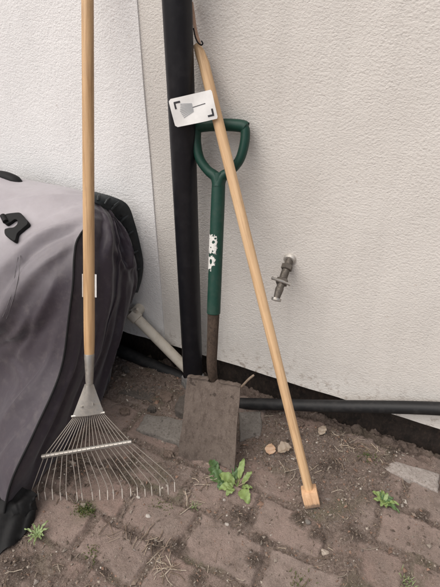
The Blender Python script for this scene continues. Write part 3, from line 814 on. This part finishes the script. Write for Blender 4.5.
# hidden back so that the cover is a closed body
bk = []
for k in range(NP):
    bk.append([tuple(rear3[k]), (-1.3, min(-.015, rear3[k][1]*.5-.01), rear3[k][2]), (-1.95, -.03, rear3[k][2])])
b = MB(); b.grid(bk); bo = b.build('back_panel', M['fabend'], croot, inv, angle=180); solid(bo, .002)
le = [[tuple(GR[-1, k]), (-1.96, -.03, GR[-1, k][2])] for k in range(NP)]
b = MB(); b.grid(le); bo = b.build('end_panel', M['fabend'], croot, inv, angle=180); solid(bo, .002)
# piping painting the front seam's shadow gap, and stitching on the top panel
b = MB(); sp_ = [Vector(p)+Vector((.003, -.004, .001)) for p in seam3[8:]]
b.tube(sp_, .0030, 10); b.build('piping', M['blacktrim'], croot, inv)
def surf(px, py):   # nearest cover vertex seen along a sight line
    r = np.array(ray(px, py)); r /= np.linalg.norm(r); dd = GR.reshape(-1, 3)-np.array(CP)
    al = dd@r; per = np.linalg.norm(dd-al[:, None]*r, axis=1); i = per.argmin(); return Vector(GR.reshape(-1, 3)[i]), Vector(nn.reshape(-1, 3)[i])
for pl in ([(17, 256), (15, 275), (11, 296), (4, 318)], [(20, 257), (18, 276), (14, 297), (7, 319)]):
    b = MB(); pp = []
    for (x, y) in pl:
        p, n2 = surf(x, y); pp.append(tuple(p+n2*.0015))
    b.tube(catmull(pp, 14), .0008, 6); b.build('stitch_line', M['stitch'], croot, inv)
# pull strap: black webbing tab with rolled ends
cp, cn = surf(14, 226)
def ofs(x, y, h):
    p, n2 = surf(14, 226); q_ = on_plane(x, y, cp, cn); return q_+cn*h
ol = [(4, 221), (6, 217), (10, 216), (19, 214.5), (24, 219), (29, 226), (23, 231.5), (17.5, 236), (15.5, 243.5), (10, 241), (5.5, 237), (5, 232), (9, 230.5), (14, 230.5), (18, 227), (18.5, 223), (15, 221.5), (11, 224), (7, 226.5), (4, 225)]
ol = [(x+2, y) for x, y in ol]
olc = catmull([(*p,) for p in ol]+[ol[0]], 72)[:-1]
b = MB(); n = len(olc)
lvl = [(1.0, .001), (1.0, .009), (.96, .013)]
cx_, cy_ = 15, 226
vs = []
for kk, (sc_, h) in enumerate(lvl):
    for i, (x, y) in enumerate(olc):
        hh_ = h+(.004*math.exp(-((x-7)**2+(y-221)**2)/14)+.004*math.exp(-((x-10)**2+(y-238)**2)/18)+.0015*math.sin(x*.5+y*.3))*(kk > 0)
        vs.append(ofs(cx_+(x-cx_)*sc_, cy_+(y-cy_)*sc_, hh_))
fs = [(k*n+i, k*n+(i+1) % n, (k+1)*n+(i+1) % n, (k+1)*n+i) for k in range(2) for i in range(n)]
fs += [tuple(range(n-1, -1, -1)), tuple(2*n+i for i in range(n))]
b.add(vs, fs); b.build('pull_strap', M['blacktrim'], croot, inv, angle=50)
b = MB(); b.tube([ofs(6, 219, .016), ofs(9, 225, .016)], .0075, 12); b.build('strap_toggle', M['blacktrim'], croot, inv)
# bottom corner: wide black hem flap folded out on the ground, with a seam ridge
fl_t = [(-40, 470), (-12, 478), (10, 484), (26, 489), (37, 494)]
fl_b = [(-40, 575), (-12, 562), (8, 549), (24, 534), (36, 515)]
ft_ = catmull([tuple(on_z(x, y, .058-.004*k)) for k, (x, y) in enumerate(fl_t)], 30); fb_ = catmull([tuple(on_z(x, y, .004)) for x, y in fl_b], 30)
P = []
for i in range(14):
    v = i/13; row = []
    for j in range(30):
        p = ft_[j]*(1-v)+fb_[j]*v; u_ = j/29
        rise = .016*math.sin(math.pi*v)*(1-.4*u_)+.007*math.exp(-((v-.45-.15*math.sin(u_*5))/.07)**2)-.005*math.exp(-((v-.62-.12*math.sin(u_*6+1))/.06)**2)+.004*math.sin(u_*11+v*3)*v+.010*math.exp(-((v-.25-.3*u_)/.05)**2)-.008*math.exp(-((v-.36-.3*u_)/.05)**2)+.004*math.sin(u_*23+v*9)
        row.append((p[0], p[1], max(.002, p[2]+rise)))
    P.append(row)
b = MB(); b.shell(P, .003); b.build('hem_flap', M['blacktrim'], croot, inv, angle=80)

# ------------------------------------------------------------------ dark ribbed plastic rim poking out behind the cover
outer = [(86, 191, -.115), (97, 193.5, -.10), (113, 198, -.075), (127, 205, -.045), (134, 222, -.026), (139.5, 243, -.020), (142.5, 262, -.016), (141, 278, -.016), (137, 292, -.02)]
inner = [(86, 200, -.145), (96, 203, -.135), (104, 208, -.115), (112, 219, -.085), (118, 235, -.056), (126, 251, -.040), (133, 266, -.030), (134, 280, -.030), (132, 292, -.030)]
po = catmull([tuple(on_y(*t_)) for t_ in outer], 50); pi_ = catmull([tuple(on_y(*t_)) for t_ in inner], 50)
lroot, mw, inv = empty('plastic_lid', tuple(po[-1]), 'dark grey ribbed plastic lid poking out behind the fabric cover', 'lid')
P = []
for s in np.linspace(0, 1, 9):
    row = po*(1-s)+pi_*s; bulge = .012*math.sin(math.pi*s)
    row = row+np.array([.4, -.7, .5])*bulge; row[:, 1] = np.minimum(row[:, 1], -.012); P.append([tuple(p) for p in row])
b = MB(); b.shell(P, .004); b.build('rim', M['darkplastic'], lroot, inv, angle=60)
for k in (4, 8, 12, 16, 22, 27, 33, 39):
    b = MB()
    a_ = Vector(po[k]*.85+pi_[k]*.15)+Vector((.004, -.010, .008)); c_ = Vector(po[k]*.30+pi_[k]*.70)+Vector((.006, -.014, .008))
    b.tube([a_, a_.lerp(c_, .5)+Vector((.002, -.004, .003)), c_], [.003, .0045, .003], 8)
    b.build('rib', M['darkplastic'], lroot, inv)
b = MB()
for k in (7, 11, 15, 20, 25): 
    b = MB()
    c_ = Vector(po[k]*.55+pi_[k]*.45)+Vector((.003, -.011, .006)); b.tube([c_+Vector((0, .002, -.003)), c_+Vector((.001, -.005, .003))], .0048, 8)
    b.build('notch', M['blacktrim'], lroot, inv)
# black curved handle above the cover
hp_ = [on_y(-40, 190, -.11), on_y(-22, 177, -.11), on_y(-4, 175.5, -.11), on_y(8, 177.5, -.11), on_y(17, 182, -.11), on_y(23, 187.5, -.11)]
b = MB(); b.tube(catmull([tuple(p) for p in hp_], 30), [.016]*4+[.0160]*18+[.0160-.0115*k/8 for k in range(8)], 14, flat=1.2)
tag(b.build('handle', M['blacktrim']), 'black curved plastic handle showing over the top edge of the cover', 'handle')

# ------------------------------------------------------------------ stones set in the ground
def stone(name, label, pts, top, mt, seed, cat='stone', thick=.05, group=None):
    rnd = random.Random(seed); c = sum((Vector(p) for p in pts), Vector())/len(pts)
    ring = []
    n = len(pts)
    for i in range(n):
        a, e_ = Vector(pts[i]), Vector(pts[(i+1) % n])
        for k in range(5):
            p = a.lerp(e_, k/5); ring.append((p.x+rnd.uniform(-.003, .003), p.y+rnd.uniform(-.003, .003)))
    rows = []
    for s, z in ((1.0, -thick), (1.0, top-.007), (.985, top-.003), (.95, top), (.8, top+.001), (.5, top+.001), (.2, top+.001)):
        rows.append([(c.x+(x-c.x)*s, c.y+(y-c.y)*s, z+rnd.uniform(-.0012, .0012)*(z > 0)) for x, y in ring]+[])
    rows = [r+[r[0]] for r in rows]
    b = MB(); b.grid(rows); m = len(ring)+1
    b.f.append(tuple(len(b.v)-m+k for k in range(m-1)))
    o = b.build(name, mt, angle=45); tag(o, label, cat, group); 
    bm = bmesh.new(); bm.from_mesh(o.data); bmesh.ops.remove_doubles(bm, verts=bm.verts, dist=1e-5); bm.to_mesh(o.data); bm.free(); return o
def zp(x, y, z=.008): p = on_z(x, y, z); return (p.x, p.y, 0)
stone('paving_stone', 'flat grey stone set in the ground left of the spade blade', [zp(136, 430), zp(146, 414), zp(186, 421), zp(184, 446)], .012, M['slab'], 1)
stone('paving_stone', 'squarish grey stone lying under the black pipe beside the spade', [zp(238, 412), zp(261, 411), zp(262, 436), zp(240, 441)], .010, M['slab'], 2)
stone('paving_stone', 'pale grey oblong stone at right below the wall base', [zp(384, 469), zp(394, 461), zp(440, 474), zp(438, 493)], .010, M['greystone'], 3)
stone('paving_stone', 'dark brown stone half sunk in soil beside the fabric cover', [zp(118, 393), zp(130, 381), zp(157, 387), zp(153, 403)], .011, M['slate'], 4)
stone('rubble_piece', 'small dark stone wedged at the bottom of the downpipe', [zp(174, 413), zp(180, 401), zp(188, 398), zp(190, 410), zp(184, 420)], .03, M['slate'], 6)
for k, (lb, x, y, w_, h_, mt) in enumerate((('rough reddish brown rubble stone between dark stone and downpipe', 166, 398, 15, 12, 'rubble'),
        ('small rubble lump just above the flat grey stone', 152, 409, 9, 5, 'slate'), ('brown rubble lump against the black pipe left of the downpipe', 146, 376, 11, 7, 'rubble'),
        ('rubble lump nearest the fabric cover under the black pipe', 126, 371, 9, 6, 'slate'), ('low brown rubble piece left of the flat grey stone', 124, 411, 12, 8, 'rubble'),
        ('broken brick lump below the flat grey stone', 168, 452, 14, 8, 'rubble'), ('buried grey lump right of the curled dry leaf and pole', 296, 438, 9, 6, 'slab'),
        ('brown stone lump under the black pipe beside the pole', 300, 424, 10, 6, 'rubble'))):
    rr_ = random.Random(k+40)
    stone('rubble_piece', lb, [zp(x+w_*.5*math.cos(a)*rr_.uniform(.75, 1.15), y-h_*.5*math.sin(a)*rr_.uniform(.75, 1.15)) for a in [i*math.pi/3+.3 for i in range(6)]], gh(on_z(x, y).x, on_z(x, y).y)+.009, M[mt], k+60)
for lb, (x, y), r, mt in (('small white chip beside the rake tines', (138, 496), .006, 'palestone'), ('larger white pebble below the rake tines', (148, 515), .007, 'palestone'),
                          ('white pebble just below the leafy weed', (224, 499), .005, 'palestone'), ('lone white crumb on the bricks under the leafy weed', (227, 524), .006, 'palestone'),
                          ('pale rounded pebble by the foot of the wooden pole', (308, 523), .008, 'slab'), ('reddish brown stone chip against the black pipe, right of pole', (323, 433), .011, 'slab')):
    p = on_z(x, y, .005); z = gh(p.x, p.y); rnd = random.Random(int(x)); b = MB()
    bm = bmesh.new(); bmesh.ops.create_icosphere(bm, subdivisions=2, radius=1)
    for v in bm.verts: v.co = Vector((v.co.x*r*rnd.uniform(.85, 1.2), v.co.y*r*rnd.uniform(.6, .9), v.co.z*r*rnd.uniform(.4, .6)))
    bm.verts.ensure_lookup_table(); b.add([v.co+Vector((p.x, p.y, z+r*.2)) for v in bm.verts], [[v.index for v in f.verts] for f in bm.faces]); bm.free()
    tag(b.build('pebble', M[mt], angle=30), lb, 'pebble', 'pale pebbles on the paving')

# ------------------------------------------------------------------ gravel, straw: uncountable litter
def tinted(name, vs, fs, cols, mt, label, cat):
    me = bpy.data.meshes.new(name); me.from_pydata(vs, [], fs); me.update()
    a = me.color_attributes.new('tint', 'FLOAT_COLOR', 'POINT'); a.data.foreach_set('color', np.array(cols, np.float32).ravel())
    me.materials.append(mt); o = bpy.data.objects.new(name, me); COL.objects.link(o); return tag(o, label, cat, kind='stuff')
rnd = random.Random(11)
vs, fs, cs = [], [], []
tries = 0; cnt = 0
base = [(.16, .125, .10), (.22, .175, .145), (.11, .085, .07), (.30, .26, .22), (.24, .15, .11), (.085, .065, .053), (.19, .165, .15)]
OCT = [(1, 0, 0), (-1, 0, 0), (0, 1, 0), (0, -1, 0), (0, 0, 1), (0, 0, -1)]
OF = [(0, 2, 4), (2, 1, 4), (1, 3, 4), (3, 0, 4), (2, 0, 5), (1, 2, 5), (3, 1, 5), (0, 3, 5)]
while cnt < 19000 and tries < 260000:
    tries += 1
    x, y = rnd.uniform(-.95, .30), rnd.uniform(-.92, -.03)
    s = gsoil(x, y)
    dens = .12+.88*s
    if x > -.33 and y > -.34: dens *= 1.6
    if rnd.random() > dens*.8: continue
    r = min(.0105, .0008+rnd.expovariate(1/.0012)); z = gh(x, y)
    rot = Matrix.Rotation(rnd.uniform(0, 6.3), 3, 'Z') @ Matrix.Rotation(rnd.uniform(-.5, .5), 3, 'X')
    sx, sy, sz = rnd.uniform(.8, 1.5), rnd.uniform(.6, 1), rnd.uniform(.35, .8)
    c = random.Random(cnt).choice(base); f_ = rnd.uniform(.7, 1.25); o_ = len(vs)
    if rnd.random() < .03: c = (.50, .46, .41)
    for (a, b_, e_) in OCT:
        j = lambda: rnd.uniform(.6, 1.15)
        v = rot @ Vector((a*sx*r*j()+rnd.uniform(-.3, .3)*r, b_*sy*r*j()+rnd.uniform(-.3, .3)*r, e_*sz*r*j()))
        vs.append((x+v.x, y+v.y, z+v.z+r*.25)); cs.append((c[0]*f_, c[1]*f_, c[2]*f_, 1))
    fs += [tuple(i+o_ for i in f) for f in OF]; cnt += 1
tinted('gravel', vs, fs, cs, M['gravel'], 'fine grit and soil crumbs scattered over the brick paving', 'gravel')
vs, fs, cs = [], [], []
sc = [(.34, .28, .215), (.26, .20, .155), (.42, .36, .29), (.18, .135, .10)]
def tint1(c, a, b_):
    f_ = rnd.uniform(a, b_); return tuple(k*f_ for k in c)
def straw(x, y, L, w, an, c):
    n = 5; o_ = len(vs); cur = rnd.uniform(-.5, .5); z0 = None
    for k in range(n):
        t_ = k/(n-1)-.5; a2 = an+cur*t_
        px, py = x+math.cos(a2)*L*t_, y+math.sin(a2)*L*t_
        z = gh(px, py)+.0022+(.003*rnd.random() if L > .02 else .0)
        nx, ny = -math.sin(an)*w, math.cos(an)*w
        vs.extend([(px+nx, py+ny, z), (px, py, z+w*.9), (px-nx, py-ny, z)]); cs.extend([(*c, 1)]*3)
    for k in range(n-1):
        a = o_+k*3; fs.extend([(a, a+1, a+4, a+3), (a+1, a+2, a+5, a+4), (a+2, a, a+3, a+5)])
cnt = 0
while cnt < 720:
    x, y = rnd.uniform(-.9, .28), rnd.uniform(-.9, -.04)
    if rnd.random() > .10+.9*gsoil(x, y): continue
    straw(x, y, min(.05, .006+rnd.expovariate(1/.008)), rnd.uniform(.0004, .0011), rnd.uniform(0, 6.3), tint1(rnd.choice(sc), .65, 1.1)); cnt += 1
for cx, cy, n, sp in ((152, 545, 16, .03), (162, 562, 18, .03), (205, 482, 10, .03), (240, 470, 14, .03), (115, 533, 10, .025), (350, 448, 40, .06), (190, 500, 10, .03), (172, 572, 10, .03), (375, 455, 20, .05), (300, 470, 20, .05)):
    p = on_z(cx, cy)
    for _ in range(n):
        straw(p.x+rnd.gauss(0, sp*.6), p.y+rnd.gauss(0, sp*.5), rnd.uniform(.012, .045), rnd.uniform(.0006, .0015), rnd.uniform(0, 6.3), tint1(rnd.choice(sc), .8, 1.2))
tinted('straw', vs, fs, cs, M['straw'], 'broken straw, bark and dry stalks littering the ground', 'straw')

# ------------------------------------------------------------------ weeds, leaves, twig
def leaf_mb(base, direction, L, W, droop, lift, seed, curl=.25, wav=.1, tip=.5):
    rnd = random.Random(seed); dv = Vector((math.cos(direction), math.sin(direction), 0)); sv = Vector((-dv.y, dv.x, 0)); P = []
    n, m = 12, 7
    for i in range(n+1):
        t_ = i/n; w = W*(math.sin(math.pi*min(1, t_**.8*.97+.03))**.8)*(.12 if t_ < .05 else 1)+.0008
        c = Vector(base)+dv*(L*t_)+Vector((0, 0, lift*L*math.sin(t_*math.pi*.55)-droop*L*t_*t_)); row = []
        for j in range(m):
            u_ = j/(m-1)*2-1
            row.append(c+sv*(u_*w*(1+wav*math.sin(t_*23+j)))+Vector((0, 0, curl*abs(u_)*w+.0022*math.sin(t_*17+u_*3+seed))))
        P.append(row)
    b = MB(); b.shell(P, .0006); return b
def weed(px, label, leaves, name='weed', group=None, stems=()):
    p = on_z(*px); p.z = gh(p.x, p.y)
    root, mw, inv = empty(name, p, label, 'weed', group)
    for k, (dxy, ang, L, W, mt, droop, lift) in enumerate(leaves):
        bs = (p.x+dxy[0], p.y+dxy[1], gh(p.x+dxy[0], p.y+dxy[1])+.004)
        leaf_mb(bs, R(ang), L, W, droop, lift, k+int(px[0])).build('leaf', M[mt], root, inv, angle=80)
    for k, (ang, L, r, mt, lean) in enumerate(stems):
        a = R(ang); q_ = p+Vector((math.cos(a)*L*lean, math.sin(a)*L*lean, L))
        b = MB(); b.tube(catmull([tuple(p), tuple(p.lerp(q_, .5)+Vector((.003, 0, .003))), tuple(q_)], 8), [r*(1-.07*i) for i in range(8)], 8); b.build('stem', M[mt], root, inv)
    return root
weed((237, 487), 'leafy green weed growing at the bottom corner of the spade blade', [
    ((-.078, .030), 150, .030, .016, 'leafdark', .2, .3), ((-.062, .020), 185, .036, .017, 'leafdark', .25, .3), ((-.040, .012), 205, .052, .021, 'leafdark', .25, .3), ((-.030, .0), 240, .034, .014, 'leafdark', .3, .25),
    ((-.010, .004), 172, .050, .016, 'leaflight', .2, .4), ((-.008, -.008), 215, .040, .012, 'leaflight', .3, .25), ((-.006, -.012), 255, .030, .010, 'leaflight', .3, .3), ((.014, -.008), -35, .044, .0155, 'leaflight', .35, .25),
    ((.010, .014), 65, .036, .007, 'leaflight', .0, .7), ((-.004, .022), 95, .044, .008, 'leaflight', .0, .75), ((-.012, .020), 125, .036, .008, 'leafdark', .0, .6), ((.012, .004), 15, .030, .006, 'leaflight', .2, .4)],
    stems=[(80, .045, .0016, 'leaflight', .25), (130, .040, .0016, 'leafdark', .4), (20, .034, .0012, 'dryleaf2', .9), (60, .038, .0012, 'dryleaf2', .7), (175, .020, .0013, 'leaflight', 1.2)])
weed((384, 503), 'small pale green weed on the right paving below the grey oblong stone', [
    ((0, 0), 165, .036, .0075, 'leaflight', .2, .5), ((0, 0), 200, .030, .006, 'leaflight', .2, .4), ((0, 0), -25, .044, .0058, 'leafdark', .2, .3), ((0, 0), 120, .026, .006, 'leaflight', .1, .6), ((0, 0), 5, .036, .005, 'leaflight', .2, .4),
    ((0, 0), 250, .022, .0055, 'leaflight', .3, .5), ((0, 0), 40, .026, .0055, 'leafdark', .2, .5), ((0, 0), -70, .020, .005, 'leaflight', .3, .5), ((0, 0), 145, .024, .005, 'leafdark', .2, .7), ((0, 0), 80, .020, .004, 'leafpale', .2, .9)])
weed((38, 535), 'pale spiky grass weed in front of the cover hem at lower left', [
    ((0, 0), 5+a, .022+.006*(k % 3), .0020, 'leafpale', .15, .6) for k, a in enumerate((0, 40, 75, 115, 150, 190, 225, 265, 300, 335))])
def tuft(px, label, n, L, mt, name='grass_tuft', spread=.012):
    p = on_z(*px); p.z = gh(p.x, p.y)-.001; rnd = random.Random(int(px[0])); b = MB()
    for k in range(n):
        bx_ = Vector((rnd.gauss(0, spread), rnd.gauss(0, spread*.8), 0)); l_ = L*rnd.uniform(.5, 1.1); a = rnd.uniform(0, 6.3); le_ = rnd.uniform(.2, .8)
        q0 = p+bx_; q0.z = gh(q0.x, q0.y)-.001; q1 = q0+Vector((math.cos(a)*l_*le_*.4, math.sin(a)*l_*le_*.4, l_*.6)); q2 = q0+Vector((math.cos(a)*l_*le_, math.sin(a)*l_*le_, l_*.85))
        b.tube([q0, q1, q2], [.0009, .0008, .0002], 4)
    return tag(b.build(name, M[mt], angle=180), label, 'grass')
tuft((85, 512), 'mossy green tuft on the paving under the rake tines', 170, .010, 'moss', 'moss_tuft', .013)
tuft((407, 582), 'thin grass tuft at the bottom edge on the right', 26, .020, 'leafpale', 'grass_tuft', .010)
tuft((299, 581), 'sparse mossy tuft at the bottom edge near the middle', 40, .012, 'moss', 'moss_tuft', .012)
tuft((195, 507), 'small green sprout in the joint below the spade', 22, .014, 'leafpale', 'grass_tuft', .007)
tuft((92, 553), 'low mossy tuft in a brick joint at lower left', 50, .009, 'moss', 'moss_tuft', .012)
tuft((367, 459), 'green moss tuft at the soil edge below the black pipe', 60, .010, 'moss', 'moss_tuft', .016)
tuft((162, 505), 'faint moss tuft right of the rake tines', 40, .008, 'moss', 'moss_tuft', .012)
def dry(px, label, L, W, ang, mt, curl):
    p = on_z(*px); b = leaf_mb((p.x-math.cos(R(ang))*L/2, p.y-math.sin(R(ang))*L/2, gh(p.x, p.y)+.006), R(ang), L, W, .0, .25, 4, curl, .12)
    tag(b.build('dry_leaf', M[mt], angle=60), label, 'leaf')
dry((270, 454), 'flat orange tan dry leaf between the spade and the wooden pole', .034, .0145, 100, 'dryleaf', .15)
dry((284, 456), 'curled brown dry leaf next to the orange one by the pole', .042, .017, 40, 'dryleaf2', .8)
dry((322, 434), 'crumpled tan dry leaf right of the pole under the pipe', .036, .011, 75, 'dryleaf2', .5)
a_, c_ = on_y(240, 388, -.16), on_y(254, 375, -.13)
b = MB(); b.tube(catmull([tuple(a_+Vector((-.03, -.02, -.03))), tuple(a_), tuple(a_.lerp(c_, .6)+Vector((0, 0, .003))), tuple(c_)], 12), [.0035]*11+[.0028], 8)
tag(b.build('twig', M['twig']), 'short brown stick poking out behind the right corner of the blade', 'twig')

# ------------------------------------------------------------------ light: overcast daylight
w = bpy.data.worlds.new('World'); scn.world = w; w.use_nodes = True
nt = w.node_tree; bg = nt.nodes['Background']; sky = nt.nodes.new('ShaderNodeTexSky'); sky.sky_type = 'NISHITA'; sky.sun_disc = False
EL, AZ = R(58), R(215)          # azimuth clockwise from +Y
sky.sun_elevation = EL; sky.sun_rotation = AZ; sky.dust_density = 4.0; sky.air_density = 1.0; sky.ozone_density = .6
hs = nt.nodes.new('ShaderNodeHueSaturation'); hs.inputs['Saturation'].default_value = .40   # cloud cover greys the blue
nt.links.new(sky.outputs['Color'], hs.inputs['Color']); nt.links.new(hs.outputs['Color'], bg.inputs['Color']); bg.inputs['Strength'].default_value = .085
sd = Vector((math.sin(AZ)*math.cos(EL), math.cos(AZ)*math.cos(EL), math.sin(EL)))
sl = bpy.data.lights.new('sun', 'SUN'); sl.energy = 1.5; sl.angle = R(80); sl.color = (1, .93, .84)
so = bpy.data.objects.new('sun', sl); COL.objects.link(so); so.rotation_euler = (-sd).to_track_quat('-Z', 'Y').to_euler(); so.location = sd*5
scn.view_settings.view_transform = 'Standard'; scn.view_settings.look = 'None'; scn.view_settings.gamma = 1
scn.view_settings.use_curve_mapping = False; scn.view_settings.exposure = 0.83
